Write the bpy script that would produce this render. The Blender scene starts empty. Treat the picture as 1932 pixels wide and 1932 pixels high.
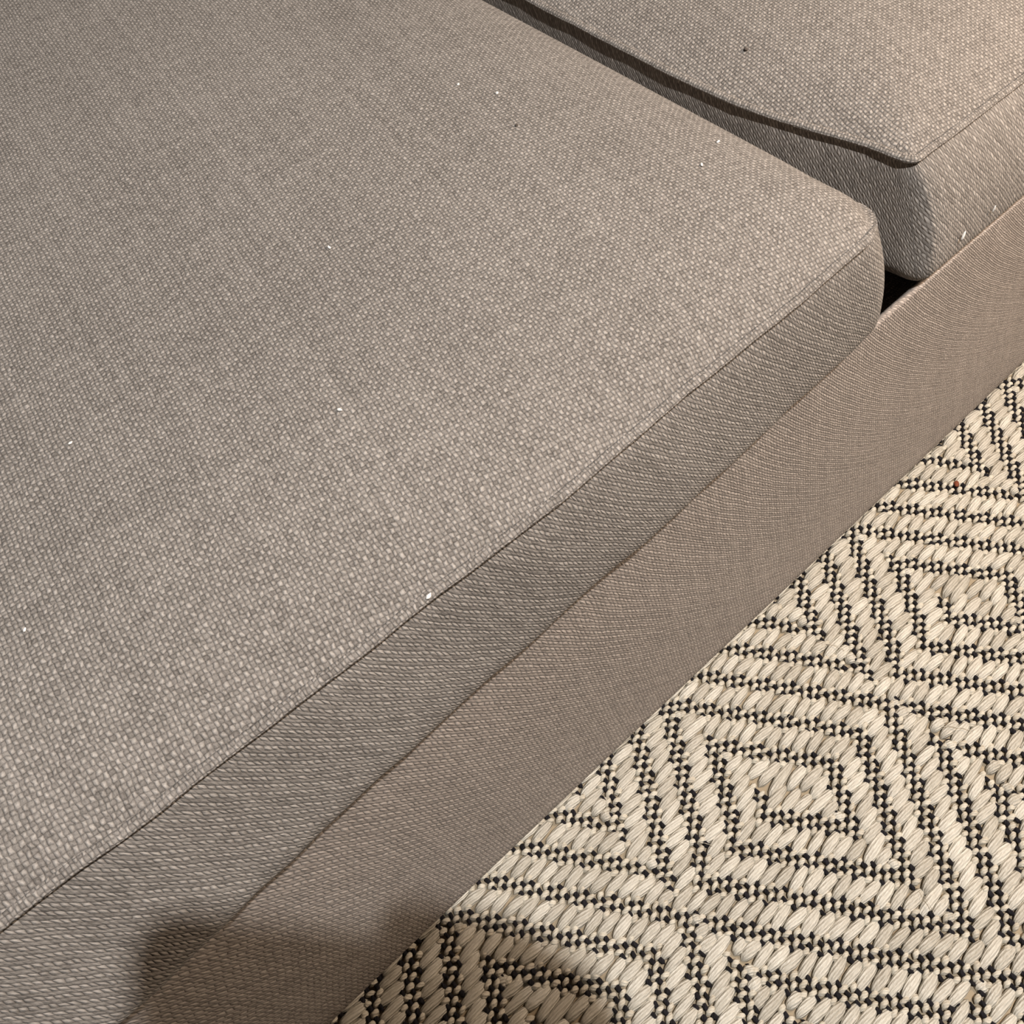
import bpy, bmesh, math, random
from mathutils import Vector, Matrix
random.seed(7)
PI = math.pi
U = 0.75                      # one modelling unit (camera height) in metres
C = bpy.context.scene.collection
scene = bpy.context.scene

# ------------------------------------------------------------------ camera
CX = Vector((0.73327175, -0.6755672, -0.07695129))     # image right in world axes
CY = Vector((0.5933475, 0.58051233, 0.55762369))       # image up
CZ = Vector((-0.3320411, -0.45454855, 0.8265194))      # towards the viewer
CAM = Vector((0.0, -0.25673, 1.0))
cd = bpy.data.cameras.new('camera')
cam = bpy.data.objects.new('camera', cd)
C.objects.link(cam)
m = Matrix((CX, CY, CZ)).transposed().to_4x4()
m.translation = CAM * U
cam.matrix_world = m
cd.sensor_fit = 'HORIZONTAL'
cd.sensor_width = 36.0
cd.lens = 36.0 * 1934.0 / 1932.0
cd.clip_start = 0.01
scene.camera = cam

# ------------------------------------------------------------------ light
w = bpy.data.worlds.new('room_ambience')
scene.world = w
w.use_nodes = True
bg = w.node_tree.nodes['Background']
bg.inputs[0].default_value = (1.0, 0.88, 0.76, 1)
bg.inputs[1].default_value = 0.01

LAMP = Vector((0.265, -0.872, 2.76))
def lamp(name, pos, power, radius, col, aim=None, cone=60):
    l = bpy.data.lights.new(name, 'SPOT' if aim else 'POINT')
    l.energy = power
    l.shadow_soft_size = radius * U
    l.color = col
    o = bpy.data.objects.new(name, l)
    o.location = pos * U
    if aim:
        l.spot_size = math.radians(cone); l.spot_blend = 1.0
        o.rotation_euler = (Vector(aim) - pos).to_track_quat('-Z', 'Y').to_euler()
    C.objects.link(o)
    return o
lamp('ceiling_spot', LAMP, 172.0, 0.028, (1.0, 0.965, 0.925), (-0.05, 0.0, 0.4), 110)
lamp('side_lamp', Vector((1.25, -0.38, 1.15)), 30.0, 0.09, (1.0, 0.77, 0.57))

vs = scene.view_settings
vs.view_transform = 'Standard'
vs.look = 'None'
vs.gamma = 1.0
vs.use_curve_mapping = False
vs.exposure = 0.0

# ------------------------------------------------------------------ helpers
def tag(o, label=None, cat=None, group=None, kind=None):
    if label: o['label'] = label
    if cat: o['category'] = cat
    if group: o['group'] = group
    if kind: o['kind'] = kind
    return o

def empty(name, loc, label, cat, group=None):
    o = bpy.data.objects.new(name, None)
    o.empty_display_size = 0.02
    o.location = Vector(loc) * U
    C.objects.link(o)
    return tag(o, label, cat, group)

def mesh_data(name, verts, faces, mat, uvs=None, smooth=True, scale=U):
    me = bpy.data.meshes.new(name)
    me.from_pydata([(v[0] * scale, v[1] * scale, v[2] * scale) for v in verts], [], faces)
    if uvs is not None:
        ul = me.uv_layers.new(name='weave')
        flat = [0.0] * (2 * len(me.loops))
        vi = [0] * len(me.loops)
        me.loops.foreach_get('vertex_index', vi)
        for k, i in enumerate(vi):
            flat[2 * k], flat[2 * k + 1] = uvs[i]
        ul.data.foreach_set('uv', flat)
    me.polygons.foreach_set('use_smooth', [smooth] * len(me.polygons))
    if mat: me.materials.append(mat)
    me.update()
    return me

def link(name, me, parent=None):
    o = bpy.data.objects.new(name, me)
    C.objects.link(o)
    if parent:
        o.parent = parent
        o.matrix_parent_inverse = Matrix.Translation(-parent.location)
    return o

def lerp(a, b, t): return a + (b - a) * t
def sstep(a, b, x):
    t = min(1.0, max(0.0, (x - a) / (b - a)))
    return t * t * (3 - 2 * t)

# ------------------------------------------------------------------ materials
class N:
    def __init__(self, name):
        self.m = bpy.data.materials.new(name)
        self.m.use_nodes = True
        self.nt = self.m.node_tree
        self.b = self.nt.nodes['Principled BSDF']
    def node(self, t, **k):
        n = self.nt.nodes.new(t)
        for a, v in k.items(): setattr(n, a, v)
        return n
    def l(self, a, b): self.nt.links.new(a, b)
    def val(self, n, i, x):
        if hasattr(x, 'is_output') or isinstance(x, bpy.types.NodeSocket): self.l(x, n.inputs[i])
        else: n.inputs[i].default_value = x
    def math(self, op, a, b=0.0, c=0.0):
        n = self.node('ShaderNodeMath', operation=op)
        self.val(n, 0, a); self.val(n, 1, b)
        if op in ('MULTIPLY_ADD', 'WRAP', 'COMPARE'): self.val(n, 2, c)
        return n.outputs[0]
    def noise(self, vec, scale, detail=2.0, rough=0.5):
        n = self.node('ShaderNodeTexNoise')
        self.l(vec, n.inputs['Vector'])
        n.inputs['Scale'].default_value = scale
        n.inputs['Detail'].default_value = detail
        n.inputs['Roughness'].default_value = rough
        return n.outputs['Fac']
    def white(self, x, y):
        v = self.node('ShaderNodeCombineXYZ')
        self.val(v, 0, x); self.val(v, 1, y)
        n = self.node('ShaderNodeTexWhiteNoise', noise_dimensions='2D')
        self.l(v.outputs[0], n.inputs['Vector'])
        return n.outputs['Value']
    def ramp(self, fac, stops):
        n = self.node('ShaderNodeValToRGB')
        e = n.color_ramp.elements
        while len(e) < len(stops): e.new(0.5)
        for k, (p, c) in enumerate(stops):
            e[k].position = p; e[k].color = (*c, 1)
        self.val(n, 0, fac)
        return n.outputs['Color']
    def mix(self, fac, a, b, blend='MIX'):
        n = self.node('ShaderNodeMix', data_type='RGBA', blend_type=blend)
        self.val(n, 0, fac)
        for i, x in ((6, a), (7, b)):
            if isinstance(x, tuple): n.inputs[i].default_value = (*x, 1)
            else: self.l(x, n.inputs[i])
        return n.outputs[2]

def fabric(name, dark, mid, light, wu=1.0, wv=1.0, contrast=1.0, bump=0.8, under=0.5, rib=False):
    """plain weave of slubby yarns, one yarn per UV unit"""
    n = N(name)
    uv = n.node('ShaderNodeUVMap', uv_map='weave').outputs[0]
    wob = n.node('ShaderNodeTexNoise'); n.l(uv, wob.inputs['Vector'])
    wob.inputs['Scale'].default_value = 0.11; wob.inputs['Detail'].default_value = 3.0
    off = n.node('ShaderNodeVectorMath', operation='MULTIPLY_ADD')
    n.l(wob.outputs['Color'], off.inputs[0]); off.inputs[1].default_value = (1.6, 1.6, 0); n.l(uv, off.inputs[2])
    jit = n.node('ShaderNodeTexNoise'); n.l(uv, jit.inputs['Vector'])
    jit.inputs['Scale'].default_value = 0.7; jit.inputs['Detail'].default_value = 1.0
    of2 = n.node('ShaderNodeVectorMath', operation='MULTIPLY_ADD')
    n.l(jit.outputs['Color'], of2.inputs[0]); of2.inputs[1].default_value = (0.75, 0.75, 0); n.l(off.outputs[0], of2.inputs[2])
    s = n.node('ShaderNodeSeparateXYZ'); n.l(of2.outputs[0], s.inputs[0])
    u = n.math('MULTIPLY', s.outputs[0], wu); v = n.math('MULTIPLY', s.outputs[1], wv)
    iv = n.math('FLOOR', v)
    if rib: u = n.math('ADD', u, n.math('MULTIPLY', iv, 0.25))
    iu = n.math('FLOOR', u)
    au = n.math('ABSOLUTE', n.math('SINE', n.math('MULTIPLY', u, PI)))
    av = n.math('ABSOLUTE', n.math('SINE', n.math('MULTIPLY', v, PI)))
    chk = n.math('FLOORED_MODULO', iv if rib else n.math('ADD', iu, iv), 2.0)
    # warp over: round across u, arched along v; weft over: the reverse
    hw = n.math('MULTIPLY', n.math('POWER', au, 0.6), n.math('MULTIPLY_ADD', av, 0.55, 0.45))
    hf = n.math('MULTIPLY', n.math('POWER', av, 0.6), n.math('MULTIPLY_ADD', au, 0.55, 0.45))
    inv = n.math('SUBTRACT', 1.0, chk)
    h = n.math('ADD', n.math('MULTIPLY', chk, hw), n.math('MULTIPLY', inv, n.math('MULTIPLY', hf, under)))
    cell = n.white(iu, iv)
    yarn_u = n.white(iu, 3.0); yarn_v = n.white(7.0, iv)
    fuzz = n.noise(uv, 2.3, 3.0, 0.6)
    cloud = n.noise(uv, 0.018, 3.0, 0.5)
    t = n.math('MULTIPLY_ADD', h, 0.62 * contrast, 0.10)
    t = n.math('ADD', t, n.math('MULTIPLY_ADD', cell, 0.20, -0.10))
    t = n.math('ADD', t, n.math('MULTIPLY_ADD', n.math('ADD', yarn_u, yarn_v), 0.07, -0.07))
    t = n.math('ADD', t, n.math('MULTIPLY_ADD', fuzz, 0.7, -0.35))
    t = n.math('ADD', t, n.math('MULTIPLY_ADD', cloud, 0.16, -0.08))
    col = n.ramp(t, [(0.02, dark), (0.48, mid), (0.98, light)])
    n.l(col, n.b.inputs['Base Color'])
    n.b.inputs['Roughness'].default_value = 0.92
    n.b.inputs['Specular IOR Level'].default_value = 0.15
    n.b.inputs['Sheen Weight'].default_value = 0.06
    n.b.inputs['Sheen Roughness'].default_value = 0.4
    bp = n.node('ShaderNodeBump')
    bp.inputs['Strength'].default_value = bump
    bp.inputs['Distance'].default_value = 0.0009
    n.l(n.math('ADD', h, n.math('MULTIPLY', fuzz, 0.5)), bp.inputs['Height'])
    n.l(bp.outputs[0], n.b.inputs['Normal'])
    return n.m

M_CUSH = fabric('taupe_upholstery_weave', (0.10, 0.089, 0.080), (0.285, 0.260, 0.239), (0.52, 0.480, 0.445))
M_BASE = fabric('taupe_base_weave', (0.17, 0.147, 0.132), (0.405, 0.352, 0.318), (0.66, 0.59, 0.54), contrast=1.0, bump=0.8, rib=True)
M_BOX = fabric('taupe_boxing_weave', (0.10, 0.089, 0.080), (0.285, 0.260, 0.239), (0.52, 0.480, 0.445), rib=True)

def plain(name, col, rough=0.8, spec=0.3, metal=0.0):
    n = N(name)
    n.b.inputs['Base Color'].default_value = (*col, 1)
    n.b.inputs['Roughness'].default_value = rough
    n.b.inputs['Specular IOR Level'].default_value = spec
    n.b.inputs['Metallic'].default_value = metal
    return n

def yarn(name, lo, hi, rough=0.6, spec=0.4, strand=5.0, bump=0.7):
    n = N(name)
    uv = n.node('ShaderNodeUVMap', uv_map='weave').outputs[0]
    s = n.node('ShaderNodeSeparateXYZ'); n.l(uv, s.inputs[0])
    oi = n.node('ShaderNodeObjectInfo').outputs['Random']
    ri = n.node('ShaderNodeNewGeometry').outputs['Random Per Island']
    rnd = n.math('FRACT', n.math('ADD', n.math('MULTIPLY', oi, 7.3), ri))
    ph = n.math('ADD', n.math('MULTIPLY_ADD', s.outputs[0], 1.1, n.math('MULTIPLY', s.outputs[1], strand)), n.math('MULTIPLY', rnd, 5.0))
    st = n.math('MULTIPLY_ADD', n.math('SINE', n.math('MULTIPLY', ph, 2 * PI)), 0.5, 0.5)
    sc = n.node('ShaderNodeCombineXYZ')
    n.l(n.math('MULTIPLY', s.outputs[0], 1.5), sc.inputs[0]); n.l(n.math('MULTIPLY', s.outputs[1], 12.0), sc.inputs[1]); n.l(n.math('MULTIPLY', rnd, 40.0), sc.inputs[2])
    fib = n.noise(sc.outputs[0], 1.0, 3.0, 0.65)
    mot = n.noise(sc.outputs[0], 2.6, 2.0, 0.7)
    fib = n.math('ADD', n.math('MULTIPLY', fib, 0.55), n.math('MULTIPLY', mot, 0.45))
    t = n.math('ADD', n.math('MULTIPLY', st, 0.14), n.math('MULTIPLY_ADD', fib, 1.5, -0.52))
    t = n.math('ADD', t, n.math('MULTIPLY_ADD', rnd, 0.36, -0.12))
    n.l(n.ramp(t, [(0.0, lo), (1.0, hi)]), n.b.inputs['Base Color'])
    n.b.inputs['Roughness'].default_value = rough
    n.b.inputs['Specular IOR Level'].default_value = spec
    bp = n.node('ShaderNodeBump')
    bp.inputs['Strength'].default_value = bump
    bp.inputs['Distance'].default_value = 0.0013
    n.l(n.math('ADD', n.math('MULTIPLY', st, 0.6), n.math('MULTIPLY', fib, 1.2)), bp.inputs['Height'])
    n.l(bp.outputs[0], n.b.inputs['Normal'])
    return n.m

M_SLUB = yarn('pale_sisal_yarn', (0.40, 0.365, 0.30), (0.93, 0.90, 0.81), rough=0.36, spec=0.6)
M_CREAM = yarn('cream_binding_yarn', (0.60, 0.54, 0.44), (0.95, 0.91, 0.79), rough=0.45, spec=0.5, strand=2.0)
M_DARK = yarn('dark_charcoal_yarn', (0.006, 0.0055, 0.008), (0.026, 0.023, 0.03), rough=0.7, spec=0.25, strand=2.0)
M_BACK = plain('brown_rug_backing', (0.34, 0.28, 0.20), 0.95, 0.1).m

# ------------------------------------------------------------------ the sofa base
PITCH = 0.0027        # yarn spacing of the upholstery in modelling units
BASE_Z = 0.395
def wave(x, y, s=1.0):
    return (math.sin(x * 7.1 * s + 1.3) * math.cos(y * 5.3 * s + .4) + .6 * math.sin(x * 3.3 * s - y * 8.7 * s + 2.0)) / 1.6

sofa = empty('sofa', (0.5, 0.5, 0.0), 'taupe fabric sofa base with smooth front panel standing on the patterned rug', 'sofa')
X0, X1, Y1 = -0.9, 1.9, 1.15
def row_field():
    """the base cloth is cut on the bias: its rows run down to the right, closer together to the right"""
    tab = {}
    n = 560
    def tan_at(x): return 1.235 - .95 * (min(max(x, 0.0), .9) - .26)
    def k_at(x): return math.exp(1.23 * (min(max(x, 0.0), .9) - .26)) / .0083
    h, x, dx = .9, X0, (X1 - X0) / n
    for i in range(n + 1):
        tab[i] = (h, k_at(x))
        kk = 1.23 if 0.0 < x < .9 else 0.0
        h += dx * (tan_at(x) - kk * h); x += dx
    return lambda x, z: (lambda e: (e[0] + z - .2) * e[1])(tab[min(n, max(0, round((x - X0) / dx)))])
def base_panel():
    rows_v = row_field()
    xs = [lerp(X0, X1, i / 140) for i in range(141)]
    prof = []                                   # (y, z) down the front, from the deck edge
    R = 0.003
    prof += [(0.0075, BASE_Z - 0.075), (0.0075, BASE_Z - 0.004)]   # back of the front rail
    for k in range(7):
        a = PI / 2 * (1 - k / 6)
        prof.append((R - R * math.cos(a), BASE_Z - R + R * math.sin(a)))
    for k in range(1, 26): prof.append((0.0, lerp(BASE_Z - R, 0.012, k / 25)))
    prof += [(0.002, 0.008), (0.006, 0.006)]
    vs_, uv, fs = [], [], []
    d = 0.0; ds = [0.0]
    for a, b in zip(prof, prof[1:]):
        d += math.hypot(b[0] - a[0], b[1] - a[1]); ds.append(d)
    for x in xs:
        for (y, z), q in zip(prof, ds):
            bow = 0.0018 * wave(x * .6, z * 1.4)
            vs_.append((x, y + bow, z)); uv.append((x / .0046, 1.9 * rows_v(x, BASE_Z - (q - .075))))
    n = len(prof)
    for i in range(len(xs) - 1):
        for k in range(n - 1):
            a = i * n + k
            fs.append((a, a + 1, a + n + 1, a + n))
    return mesh_data('front_panel', vs_, fs, M_BASE, uv)
link('front_panel', base_panel(), sofa)
def slab(name, x0, x1, y0, y1, z0, z1, mat, uvp=PITCH):
    v = [(x, y, z) for z in (z0, z1) for y in (y0, y1) for x in (x0, x1)]
    f = [(0, 2, 3, 1), (4, 5, 7, 6), (0, 1, 5, 4), (2, 6, 7, 3), (0, 4, 6, 2), (1, 3, 7, 5)]
    uv = [((p[0] + p[2]) / uvp, (p[1] + p[2]) / uvp) for p in v]
    return mesh_data(name, v, f, mat, uv, smooth=False)
link('seat_deck', slab('seat_deck', X0, X1, 0.0085, Y1, BASE_Z - 0.10, BASE_Z - 0.07, M_BASE), sofa)
link('rear_panel', slab('rear_panel', X0, X1, Y1 - 0.02, Y1, 0.006, BASE_Z - 0.0005, M_BASE), sofa)

# ------------------------------------------------------------------ seat cushions
def axis_lines(L, R, step):
    """distances from one end to the other, crowded near both ends; R is the corner cell"""
    near = [0.0, 0.0015, 0.004, 0.007, 0.011, 0.016, 0.022, 0.029, 0.037]
    near = [v * R / 0.037 for v in near]
    mid = []
    n = max(2, int((L - 2 * R) / step))
    for k in range(1, n): mid.append(R + (L - 2 * R) * k / n)
    return near + mid + [L - v for v in reversed(near)]

class Cushion:
    def __init__(s, x0, x1, y0, y1, zs, crown, wid, R, edge, drop, foot, zb, phase, prof):
        s.prof = prof
        s.soft = drop(.555, .5)[0] > 0        # its right-hand edge rolls over with no visible seam
        s.x0, s.x1, s.y0, s.y1, s.zs, s.crown, s.wid, s.R, s.edge, s.drop, s.foot, s.zb, s.ph = x0, x1, y0, y1, zs, crown, wid, R, edge, drop, foot, zb, phase
    def plan(s, x, y):
        """square plan to rounded plan, then the cushion's own edge shape"""
        x, y = s.rounded(x, y, s.x0, s.x1, s.y0, s.y1, s.R)
        return s.edge(x, y)
    def bottom(s, x, y):
        """where the rim point that starts at (x, y) meets the deck"""
        a0, a1, b0, b1, R = s.foot
        fx, fy = (x - s.x0) / (s.x1 - s.x0), (y - s.y0) / (s.y1 - s.y0)
        # keep corner cells corner cells
        def remap(v, lo, hi, q0, q1):
            L = hi - lo; d = (v - lo)
            if d < s.R: return q0 + d * R / s.R
            if L - d < s.R: return q1 - (L - d) * R / s.R
            return lerp(q0 + R, q1 - R, (d - s.R) / (L - 2 * s.R))
        return (left_hem if s.soft else right_hem)(*s.rounded(remap(x, s.x0, s.x1, a0, a1), remap(y, s.y0, s.y1, b0, b1), a0, a1, b0, b1, R))
    @staticmethod
    def rounded(x, y, x0, x1, y0, y1, R):
        cx = min(max(x, x0 + R), x1 - R); cy = min(max(y, y0 + R), y1 - R)
        p, q = (x - cx) / R, (y - cy) / R
        if p and q:
            p, q = p * math.sqrt(1 - q * q / 2), q * math.sqrt(1 - p * p / 2)
        return cx + p * R, cy + q * R
    def top_z(s, x, y, d):
        dr, wd = s.drop(x, y)
        z = s.zs + s.crown - (s.crown + dr) * math.exp(-d / (wd or s.wid))
        z += 0.0045 * wave(x * 1.1 + s.ph, y * 1.3) * sstep(0.0, 0.15, d)
        return z
    def build(s, root, mat):
        xs = [s.x0 + v for v in axis_lines(s.x1 - s.x0, s.R, 0.022)]
        ys = [s.y0 + v for v in axis_lines(s.y1 - s.y0, s.R, 0.022)]
        nx, ny = len(xs), len(ys)
        V, UVs, F, SQ = [], [], [], []
        for j, y in enumerate(ys):
            for i, x in enumerate(xs):
                px, py = s.plan(x, y)
                # distance from the rim, softened in the corners
                dx = min(x - s.x0, s.x1 - x); dy = min(y - s.y0, s.y1 - y)
                R = s.R
                if dx < R and dy < R: d = max(0.0, R - math.hypot(R - dx, R - dy) if max(R - dx, R - dy) > 0 else R)
                else: d = min(dx, dy)
                if i in (0, nx - 1) or j in (0, ny - 1): d = 0.0
                V.append((px, py, s.top_z(px, py, d))); SQ.append((x, y))
                a = math.radians(-10.0)
                UVs.append(((px * math.cos(a) + py * math.sin(a)) / PITCH, (py * math.cos(a) - px * math.sin(a)) / PITCH))
        for j in range(ny - 1):
            for i in range(nx - 1):
                a = j * nx + i
                F.append((a, a + 1, a + nx + 1, a + nx))
        top = link('top_panel', mesh_data('top_panel', V, F, mat, UVs), root)
        ring = [i for i in range(nx)] + [j * nx + nx - 1 for j in range(1, ny)] + [(ny - 1) * nx + i for i in range(nx - 2, -1, -1)] + [j * nx for j in range(ny - 2, 0, -1)]
        rim = [Vector(V[k]) for k in ring]
        n = len(rim)
        nrm = []
        for k in range(n):
            t = rim[(k + 1) % n] - rim[k - 1]
            nrm.append(Vector((t.y, -t.x, 0)).normalized())
        arc = [0.0]
        for k in range(1, n): arc.append(arc[-1] + (rim[k] - rim[k - 1]).length)
        foot = [Vector((*s.bottom(*SQ[k]), 0)) for k in ring]
        arc2 = [0.0]
        for k in range(1, n): arc2.append(arc2[-1] + max((rim[k] - rim[k - 1]).length, (foot[k] - foot[k - 1]).length))
        # boxing band
        rows = [0.0, .01, .03, .06, .1, .16, .24, .32, .4, .48, .56, .64, .72, .79, .85, .90, .94, .97, 1.0]
        V2, UV2, F2 = [], [], []
        H = s.zs - s.zb
        for k in range(n):
            bx, by = s.bottom(*SQ[ring[k]])
            for t in rows:
                pr = s.prof if s.soft else lerp(s.prof, 1.2, max(0.0, -nrm[k].x))
                e = min(1.0, t / .9) ** pr
                p = Vector((lerp(rim[k].x, bx, e), lerp(rim[k].y, by, e), 0))
                lipk = 1 - sstep(.2, .7, nrm[k].x) if s.soft else 1.0
                off = (0.006 * (1 - max(0, -nrm[k].x)) if s.prof < 1 else 0.003 + 0.008 * max(0, nrm[k].x)) * math.sin(PI * min(1, t / .9)) - 0.005 * lipk * math.exp(-t / .05) * (1 - math.exp(-t / .012))
                if t > .80: off -= 0.016 * ((t - .80) / .20) ** 2
                p += nrm[k] * off
                V2.append((p.x, p.y, lerp(rim[k].z, s.zb, t)))
                UV2.append((arc2[k] / .0030, (arc2[k] * 1.235 - t * H) / .0040))
        m_ = len(rows)
        for k in range(n):
            k2 = (k + 1) % n
            for r in range(m_ - 1):
                F2.append((k * m_ + r, k * m_ + r + 1, k2 * m_ + r + 1, k2 * m_ + r))
        F2.append([k * m_ + m_ - 1 for k in range(n)][::-1])
        link('boxing_band', mesh_data('boxing_band', V2, F2, M_BOX, UV2), root)
        # flat folded seam running round the rim
        V3, UV3, F3 = [], [], []
        sec = [(-0.0048, 0.0002), (-0.0042, 0.0016), (-0.0020, 0.0023), (0.0006, 0.0017), (0.0014, 0.0003), (0.0006, -0.0012), (-0.0018, -0.0014)]
        for k in range(n):
            for q, (o, z) in enumerate(sec):
                wob = 0.0005 * math.sin(arc[k] * 90 + s.ph)
                fade = 1 - sstep(.2, .7, nrm[k].x) if s.soft else 1.0
                p = rim[k] + nrm[k] * ((o + wob * .6) * fade - .0015 * (1 - fade))
                V3.append((p.x, p.y, p.z + (z + max(0, -o) * s.crown / s.wid * .8) * fade - .001 * (1 - fade))); UV3.append((arc[k] / (PITCH * .9), q * 0.9))
        h = len(sec)
        for k in range(n):
            k2 = (k + 1) % n
            for q in range(h):
                q2 = (q + 1) % h
                F3.append((k * h + q, k * h + q2, k2 * h + q2, k2 * h + q))
        link('seam_fold', mesh_data('seam_fold', V3, F3, mat, UV3), root)
        return top

def curve(pts):
    def f(x):
        if x <= pts[0][0]: return pts[0][1]
        for (a, p), (b, q) in zip(pts, pts[1:]):
            if x <= b: return lerp(p, q, sstep(a, b, x))
        return pts[-1][1]
    return f
seam_bow = curve([(-.3, .012), (-.13, .010), (-.04, .005), (.10, .0005), (.226, -.004), (.334, -.002), (.434, -.003), (.52, -.001)])
hem_bow = curve([(-.3, -.014), (-.098, -.0085), (-.02, -.0035), (.08, -.0005), (.16, .0006), (.253, .0018), (.31, .0006), (.40, .0035), (.487, .0065), (.555, .0080)])
def left_edge(x, y):
    return x, y + seam_bow(x) * math.exp(-max(y, 0) / .06)
def left_hem(x, y):
    return x, y + (hem_bow(x) + .0006 * math.sin(x * 61) + .0004 * math.sin(x * 143 + 1)) * math.exp(-max(y, 0) / .06)
def left_drop(x, y):
    k = sstep(.50, .552, x) * sstep(-0.01, .10, y)
    return 0.024 * k, lerp(0.052, 0.022, k)
LEFT = Cushion(-0.85, 0.555, 0.002, 1.05, 0.510, 0.036, 0.052, 0.044, left_edge, left_drop, (-0.85, 0.566, -0.0185, 1.05, 0.030), BASE_Z + 0.0005, 0.0, 1.5)
c1 = empty('seat_cushion', (0.0, 0.5, BASE_Z), 'wide taupe seat cushion filling the left, with rounded corner at the dark gap', 'cushion', 'seat cushions on the sofa')
LEFT.build(c1, M_CUSH)

def right_edge(x, y):
    k = math.exp(-((y - .03) / .1) ** 2) * math.exp(-max(0, x - .581) / .12)
    return x + 0.032 * k, y + 0.004 * k
def right_hem(x, y):
    k = math.exp(-((y + .006) / .1) ** 2) * math.exp(-max(0, x - .580) / .12)
    return x + 0.027 * k, y
def right_drop(x, y): return 0.0, 0.0
RIGHT = Cushion(0.581, 1.75, 0.029, 1.05, 0.500, 0.036, 0.07, 0.012, right_edge, right_drop, (0.580, 1.76, -0.006, 1.05, 0.020), BASE_Z + 0.0005, 2.0, 0.8)
c2 = empty('seat_cushion', (1.1, 0.5, BASE_Z), 'second taupe seat cushion beyond the dark gap, with a pointed stitched corner', 'cushion', 'seat cushions on the sofa')
RIGHT.build(c2, M_CUSH)

# ------------------------------------------------------------------ the rug
RX, RY, WI, PJ, PER = 0.3704, -0.1598, 0.00755, 0.0104, 6.0
def fold(a):
    a = (a + 20.0) % 40.0 - 20.0
    return a
def dark_dist(i, j):
    """distance from the nearest dark line of the diamond spiral, in warps"""
    a, b = fold(i), fold(j)
    if b < (-2.0 if a < -0.3 else -0.8):
        g, lo = (a - b - 1.2, 3.0) if a > -2.3 else (-a - b, 3.0)
    else:
        g, lo = (a + b, 3.0) if a > 1.6 else (b - a - 3.0, -1.5)
    if g < lo: return 3.0
    return abs((g + 3.0) % 6.0 - 3.0)
HALF = 1.14
rug = empty('rug', (0.4, -0.2, -0.012), 'flat woven cream sisal rug with dark nested diamond lines before the sofa', 'rug')
GX0, GX1, GY0, GY1 = -0.55, 1.75, -0.95, 0.05
link('backing', slab('backing', GX0, GX1, GY0, GY1, -0.0115, -0.0050, M_BACK), rug)

def spindle(L, wd, ht, nr=8, ns=7, blunt=0.5, rnd=None, skew=0.0):
    """a fat yarn float lying along x: verts, faces, uvs about the origin"""
    rnd = rnd or random
    v, u, f = [], [], []
    for a in range(nr + 1):
        t = a / nr
        r = max(0.12, math.sin(PI * t)) ** blunt if 0 < a < nr else 0.10
        z0 = -ht * .55 * (2 * t - 1) ** 4
        for b in range(ns):
            g = 2 * PI * b / ns
            k = 1 + rnd.uniform(-.07, .07)
            v.append(((t - .5) * L, math.cos(g) * wd * r * k + skew * (t - .5) * L, z0 + math.sin(g) * ht * r * k))
            u.append((t * 2.0, abs(2 * b / ns - 1)))
    for a in range(nr):
        for b in range(ns):
            c = (b + 1) % ns
            f.append((a * ns + b, a * ns + c, (a + 1) * ns + c, (a + 1) * ns + b))
    f.append(tuple(range(ns))[::-1]); f.append(tuple(nr * ns + b for b in range(ns)))
    return v, f, u

def project(p):
    d = p - CAM
    z = -d.dot(CZ)
    if z <= 0.01: return None
    return 966 + 1934 * d.dot(CX) / z, 966 - 1934 * d.dot(CY) / z, z

class Joined:
    def __init__(s): s.v, s.f, s.u = [], [], []
    def add(s, prim, loc, rot, sc=(1, 1, 1)):
        o = len(s.v); c, n = math.cos(rot), math.sin(rot)
        for x, y, z in prim[0]:
            x, y, z = x * sc[0], y * sc[1], z * sc[2]
            s.v.append((loc[0] + c * x - n * y, loc[1] + n * x + c * y, loc[2] + z))
        s.f += [tuple(o + i for i in q) for q in prim[1]]
        s.u += prim[2]

slubs, ticks, creams = [], [], []
j0, j1 = int((RY - GY1) / PJ), int((RY - GY0) / PJ)
i0, i1 = int((GX0 - RX) / WI), int((GX1 - RX) / WI)
SUB = 6
for j in range(j0, j1 + 1):
    # pale floats: runs between the dark lines
    run = None
    for q in range(i0 * SUB, i1 * SUB + 1):
        light = dark_dist(q / SUB, j) >= HALF
        if light and run is None: run = q / SUB
        if (not light or q == i1 * SUB) and run is not None:
            a, b = run, q / SUB
            run = None
            if b - a < 0.8:
                creams.append(((a + b) / 2, j)); continue
            k = max(1, round((b - a) / 4.4))
            for e in range(k):
                s0, s1 = lerp(a, b, e / k), lerp(a, b, (e + 1) / k)
                slubs.append(((s0 + s1) / 2, j, s1 - s0))
    # dark ticks over and cream yarns between, two thin picks to each float
    for sub in (0, 1):
        jj = j + (0.5 if sub else 0.0) - 0.25
        for i in range(i0, i1 + 1):
            if dark_dist(i, jj) < HALF + 0.12:
                (ticks if (i + sub) % 2 == 0 else creams).append((i, jj))
            elif dark_dist(i, jj) < HALF + 0.6 and (i + sub) % 2:
                creams.append((i, jj))

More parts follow.
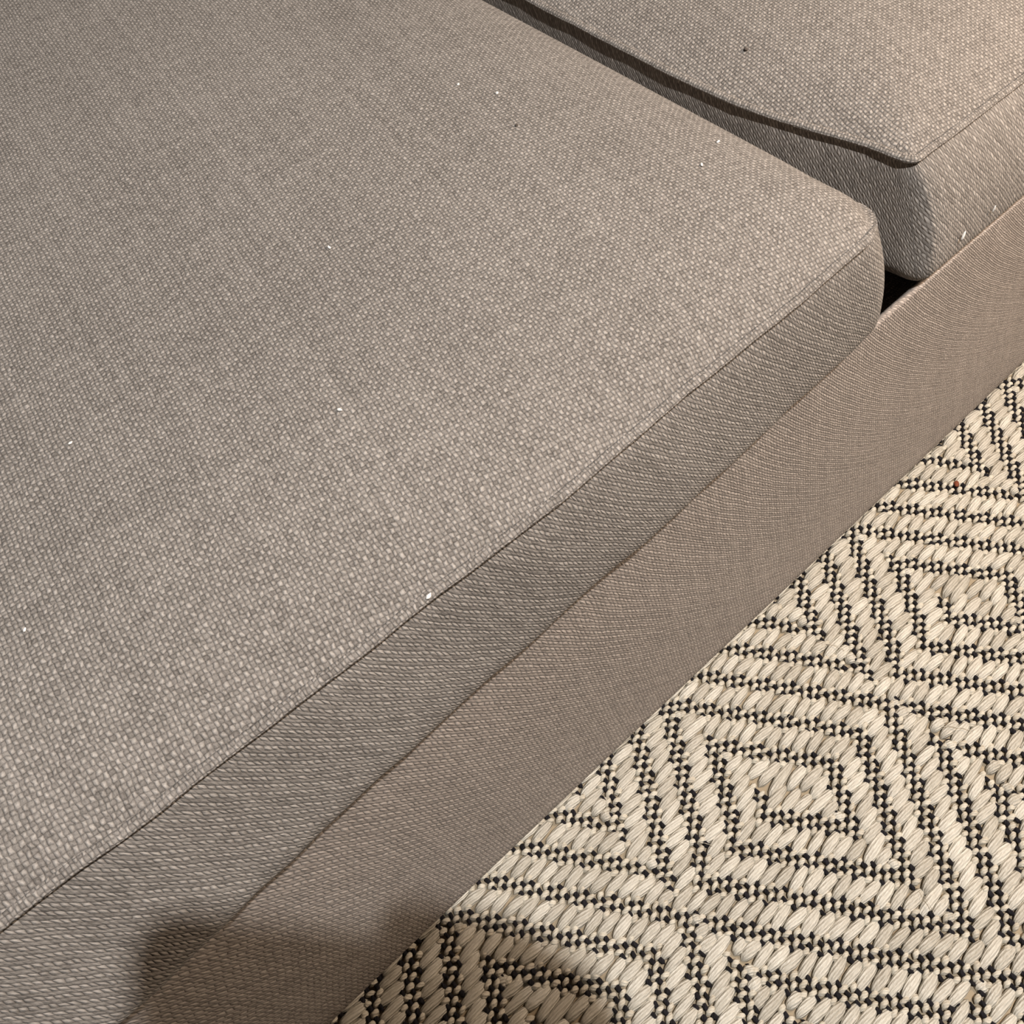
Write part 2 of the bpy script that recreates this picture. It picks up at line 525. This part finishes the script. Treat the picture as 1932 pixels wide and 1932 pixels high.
rs = random.Random(3)
variants = [spindle(1.0, 1.0, 1.0, 9, 8, 0.37, rs, rs.uniform(-.05, .05)) for _ in range(10)]
small = [spindle(1.0, 1.0, 1.0, 5, 6, 0.5, rs) for _ in range(6)]
boxy = [spindle(1.0, 1.0, 1.0, 5, 6, 0.16, rs) for _ in range(6)]
vis = []
for k, (i, j, ln) in enumerate(slubs):
    p = Vector((RX + i * WI, RY - j * PJ, 0.0))
    q = project(p)
    if q and -20 < q[0] < 1952 and -20 < q[1] < 1952 and p.y < 0.004: vis.append((q[2], k))
vis.sort()
chosen = set(k for _, k in vis[:300])
print('slubs', len(slubs), 'in view', len(vis), 'ticks', len(ticks), 'creams', len(creams))
slub_me = [mesh_data('yarn_float', *v[:2], M_SLUB, v[2]) for v in variants]
rest = Joined()
inv = Matrix.Translation(-rug.location)
for k, (i, j, ln) in enumerate(slubs):
    L = (ln + 0.75) * WI
    wd = PJ * rs.uniform(.50, .60); ht = 0.0050 * rs.uniform(.85, 1.15)
    rot = math.radians(rs.uniform(-7, 7) + 5)
    x, y, z = RX + i * WI + rs.uniform(-.4, .4) * WI * .5, RY - j * PJ + rs.uniform(-.06, .06) * PJ, -0.0022 + rs.uniform(-.0008, .0008)
    if k in chosen:
        o = bpy.data.objects.new('yarn_float', slub_me[rs.randrange(len(slub_me))])
        C.objects.link(o)
        o.parent = rug; o.matrix_parent_inverse = inv
        o.location = (x * U, y * U, z * U); o.rotation_euler = (0, 0, rot); o.scale = (L, wd, ht)
    else:
        rest.add(variants[rs.randrange(len(variants))], (x, y, z), rot, (L, wd, ht))
tag(link('pale_yarn', mesh_data('pale_yarn', rest.v, rest.f, M_SLUB, rest.u), rug), kind='stuff')
dk = Joined()
for i, jj in ticks:
    dk.add(boxy[rs.randrange(6)], (RX + (i + rs.uniform(-.12, .12)) * WI, RY - jj * PJ, -0.0012), PI / 2 + math.radians(rs.uniform(-16, 10)),
           (PJ * rs.uniform(.70, .95), WI * rs.uniform(.22, .33), 0.0028))
tag(link('dark_yarn', mesh_data('dark_yarn', dk.v, dk.f, M_DARK, dk.u), rug), kind='stuff')
cr = Joined()
for i, jj in creams:
    cr.add(small[rs.randrange(6)], (RX + (i + rs.uniform(-.1, .1)) * WI, RY - jj * PJ, -0.0012), math.radians(rs.uniform(-20, 20)),
           (WI * rs.uniform(1.25, 1.6), PJ * rs.uniform(.24, .32), 0.0036))
tag(link('cream_yarn', mesh_data('cream_yarn', cr.v, cr.f, M_CREAM, cr.u), rug), kind='stuff')

# a few loose pale fibres standing out of the weave
fv, ff, fu = [], [], []
for pts in (((.5264, -.2064), (.5358, -.2164), (.5438, -.2296)), ((.3794, -.2843), (.3736, -.2961), (.371, -.3063)),
            ((.2682, -.1166), (.2720, -.1215), (.2746, -.1275)), ((.5195, -.0706), (.5250, -.0790), (.5260, -.0880)), ((.4398, -.0926), (.4300, -.0960), (.4210, -.0940))):
    P = [Vector((x, y, .0042 + (.003 if k == 1 else 0))) for k, (x, y) in enumerate(pts)]
    line = []
    for k in range(9):
        t = k / 8
        line.append(P[0] * (1 - t) ** 2 + P[1] * 2 * t * (1 - t) + P[2] * t * t)
    o = len(fv)
    for k, c in enumerate(line):
        d = (line[min(k + 1, 8)] - line[max(k - 1, 0)]).normalized(); n1 = d.cross(Vector((0, 0, 1))).normalized(); n2 = n1.cross(d)
        for b in range(4):
            g = PI / 2 * b
            fv.append(tuple(c + (n1 * math.cos(g) + n2 * math.sin(g)) * .00028)); fu.append((k * .3, b * .25))
    for k in range(8):
        for b in range(4): ff.append((o + k * 4 + b, o + k * 4 + (b + 1) % 4, o + k * 4 + 4 + (b + 1) % 4, o + k * 4 + 4 + b))
tag(link('loose_fibre', mesh_data('loose_fibre', fv, ff, M_CREAM, fu), rug), kind='stuff')

# ------------------------------------------------------------------ lint and crumbs
M_LINT = plain('white_lint', (0.85, 0.83, 0.80), 0.9, 0.2).m
M_SPECK = plain('dark_lint', (0.10, 0.085, 0.075), 0.9, 0.1).m
M_CRUMB = plain('rust_brown_crumb', (0.20, 0.055, 0.025), 0.7, 0.3).m
rl = random.Random(11)
def fleck(name, pos, size, stretch, turn, mat, label, cat, group=None, tip=0.0):
    me = bpy.data.meshes.new(name)
    bm = bmesh.new()
    bmesh.ops.create_icosphere(bm, subdivisions=2, radius=1.0)
    for v in bm.verts:
        k = 1 + rl.uniform(-.28, .28)
        v.co = Vector((v.co.x * stretch * k, v.co.y * k, v.co.z * .6 * k)) * size * U
    bm.to_mesh(me); bm.free()
    me.polygons.foreach_set('use_smooth', [True] * len(me.polygons))
    me.materials.append(mat)
    o = bpy.data.objects.new(name, me)
    C.objects.link(o)
    o.location = Vector(pos) * U; o.rotation_euler = (0, tip, turn)
    tag(o, label, cat, group)
def on_top(cu, x, y):
    d = min(x - cu.x0, cu.x1 - x, y - cu.y0, cu.y1 - y)
    return (x, y, cu.top_z(x, y, max(0.0, d)) + .0006)
G = 'white lint flecks on the wide seat cushion'
for x, y, sz, st, tn, lab in (
    (.4163, .3065, .0010, 1.5, .5, 'white lint fleck high on the wide cushion, farther of a close pair'),
    (.4288, .2768, .0012, 1.2, 1.0, 'round white lint fleck high on the wide cushion, nearer of a close pair'),
    (.1609, .1196, .0009, 2.0, 2.2, 'thin white lint fleck in the middle of the wide cushion top'),
    (.0337, .2161, .0009, 1.6, .2, 'small white lint fleck near the left border on the wide cushion'),
    (-.0453, .1217, .0008, 1.7, .9, 'small white lint fleck low at the left border, on coarse visible weave'),
    (.5067, .1291, .0010, 1.6, .0, 'white lint fleck at the rolled edge of the wide cushion beside the gap'),
    (.4729, .1154, .0008, 2.4, .8, 'short white lint thread just inside the wide cushion edge beside the gap'),
    (.2403, .2348, .0009, 2.2, 1.4, 'faint white lint thread on the upper middle of the wide cushion')):
    fleck('lint_fleck', on_top(LEFT, x, y), sz, st, tn, M_LINT, lab, 'lint', G)
fleck('lint_fleck', (.126, .0032, .5128), .0013, 1.7, .3, M_LINT, 'bright white lint fleck caught on the front seam of the wide cushion', 'lint', G)
fleck('dark_speck', on_top(LEFT, .4113, .2364), .0010, 1.5, .4, M_SPECK, 'small dark speck on the wide cushion below the pair of white flecks', 'speck')
fleck('dark_speck', on_top(RIGHT, .6252, .2016), .0014, 1.5, 1.1, M_SPECK, 'dark speck on top of the second cushion beyond the gap', 'speck')
fleck('loose_thread', (.6535, -.0052, .430), .0009, 4.5, .25, M_LINT, 'pale loose thread standing on the front of the second cushion, nearer the gap', 'thread', None, -1.05)
fleck('loose_thread', (.6948, -.0052, .431), .0007, 4.2, .1, M_LINT, 'thin pale loose thread on the front of the second cushion, farther from the gap', 'thread', None, -1.3)
fleck('crumb', (.7865, -.0471, .0034), .0030, 1.3, .9, M_CRUMB, 'rust brown crumb lying in a dark woven line of the rug', 'crumb')

# floor under everything
fl = plain('grey_brown_floor', (0.20, 0.15, 0.11), 0.6, 0.3)
fm = slab('floor', -3.5, 4.5, -3.5, 4.0, -0.06, -0.0118, fl.m)
tag(link('floor', fm), kind='structure')

# ------------------------------------------------------------------ the phone that takes the picture, and the hand that holds it
def cw(x, y, z): return CAM + CX * x + CY * y + CZ * z
def phone_part(name, x0, x1, y0, y1, z0, z1, R, mat, parent, seg=8):
    out = []
    for cx_, cy_, a0 in ((x1 - R, y1 - R, 0), (x0 + R, y1 - R, PI / 2), (x0 + R, y0 + R, PI), (x1 - R, y0 + R, 1.5 * PI)):
        for k in range(seg + 1):
            a = a0 + PI / 2 * k / seg
            out.append((cx_ + R * math.cos(a), cy_ + R * math.sin(a)))
    n = len(out)
    v = [tuple(cw(x, y, z)) for z in (z0, z1) for x, y in out]
    f = [tuple(range(n))[::-1], tuple(n + k for k in range(n))] + [(k, (k + 1) % n, n + (k + 1) % n, n + k) for k in range(n)]
    return link(name, mesh_data(name, v, f, mat, smooth=False), parent)
ph = empty('phone', tuple(cw(0.08, -0.01, 0.01)), 'dark phone held sideways above the sofa, casting the soft shadow at lower left', 'phone')
M_PH = plain('dark_phone_shell', (0.03, 0.03, 0.035), 0.35, 0.5).m
M_GL = plain('black_phone_glass', (0.01, 0.01, 0.012), 0.1, 0.5).m
phone_part('shell', -0.030, 0.182, -0.057, 0.038, 0.006, 0.016, 0.018, M_PH, ph)
phone_part('screen', -0.026, 0.178, -0.053, 0.034, 0.0161, 0.0168, 0.014, M_GL, ph)

person = empty('person', tuple(cw(0.24, -0.1, 0.05)), 'person reaching in from above with a bare hand and grey sleeve, holding the dark phone', 'person')
HV = [(.335, -.42, .30), (.29, -.27, .18), (.250, -.135, .075), (.232, -.085, .035), (.220, -.045, .008),           # 0-4 forearm to palm
      (.207, .002, -.010), (.165, .028, -.020), (.118, .040, -.012), (.086, .041, .000),                          # 5-8 index
      (.212, -.024, -.016), (.160, -.014, -.028), (.118, -.010, -.024), (.094, -.008, -.016),                     # 9-12 middle
      (.214, -.050, -.014), (.164, -.040, -.026), (.126, -.036, -.022), (.104, -.034, -.015),                     # 13-16 ring
      (.216, -.074, -.008), (.176, -.066, -.020), (.146, -.062, -.018), (.128, -.060, -.013),                     # 17-20 little
      (.218, -.062, .036), (.188, -.034, .038), (.158, -.018, .032), (.138, -.010, .027)]                         # 21-24 thumb
HR = [.058, .050, .036, .040, .030] + [.0145, .0118, .0108, .0095] * 3 + [.0125, .0100, .0090, .0080] + [.019, .0140, .0125, .0105]
HE = [(0, 1), (1, 2), (2, 3), (3, 4), (4, 5), (4, 9), (4, 13), (3, 17), (3, 21)] + [(a + k, a + k + 1) for a in (5, 9, 13, 17, 21) for k in range(3)]
hm = bpy.data.meshes.new('body')
hm.from_pydata([tuple(cw(*p) * U) for p in HV], HE, [])
M_SKIN = plain('warm_skin', (0.52, 0.33, 0.24), 0.55, 0.35)
M_SKIN.b.inputs['Subsurface Weight'].default_value = 0.05
hm.materials.append(M_SKIN.m)
body = link('body', hm, person)
sk = body.modifiers.new('skin', 'SKIN'); sk.use_smooth_shade = True
for k, v in enumerate(hm.skin_vertices[0].data):
    v.radius = (HR[k] * U, HR[k] * U); v.use_root = (k == 0)
body.modifiers.new('smooth', 'SUBSURF').levels = 2
body.modifiers['smooth'].render_levels = 2
# sleeve over the forearm, open at the cuff
p0, p1 = cw(.345, -.45, .32), cw(.262, -.175, .105)
ax = (p1 - p0).normalized(); e1 = ax.orthogonal().normalized(); e2 = ax.cross(e1)
sv, sf, su = [], [], []
prof = [(0.0, .070), (.2, .068), (.4, .063), (.6, .058), (.8, .053), (.94, .050), (.97, .053), (1.0, .052), (1.0, .047), (.8, .049), (.0, .064)]
for t, r in prof:
    for b in range(20):
        g = 2 * PI * b / 20
        rr = r + .002 * math.sin(t * 34 + math.sin(g) * 2)
        sv.append(tuple(p0.lerp(p1, t) + (e1 * math.cos(g) + e2 * math.sin(g)) * rr)); su.append((b * 8.0, t * 90.0))
for a in range(len(prof) - 1):
    for b in range(20):
        c = (b + 1) % 20
        sf.append((a * 20 + b, a * 20 + c, (a + 1) * 20 + c, (a + 1) * 20 + b))
M_SLV = plain('grey_jersey', (0.16, 0.16, 0.17), 0.9, 0.1).m
link('sleeve', mesh_data('sleeve', sv, sf, M_SLV, su), person)['label'] = 'grey knitted sleeve'
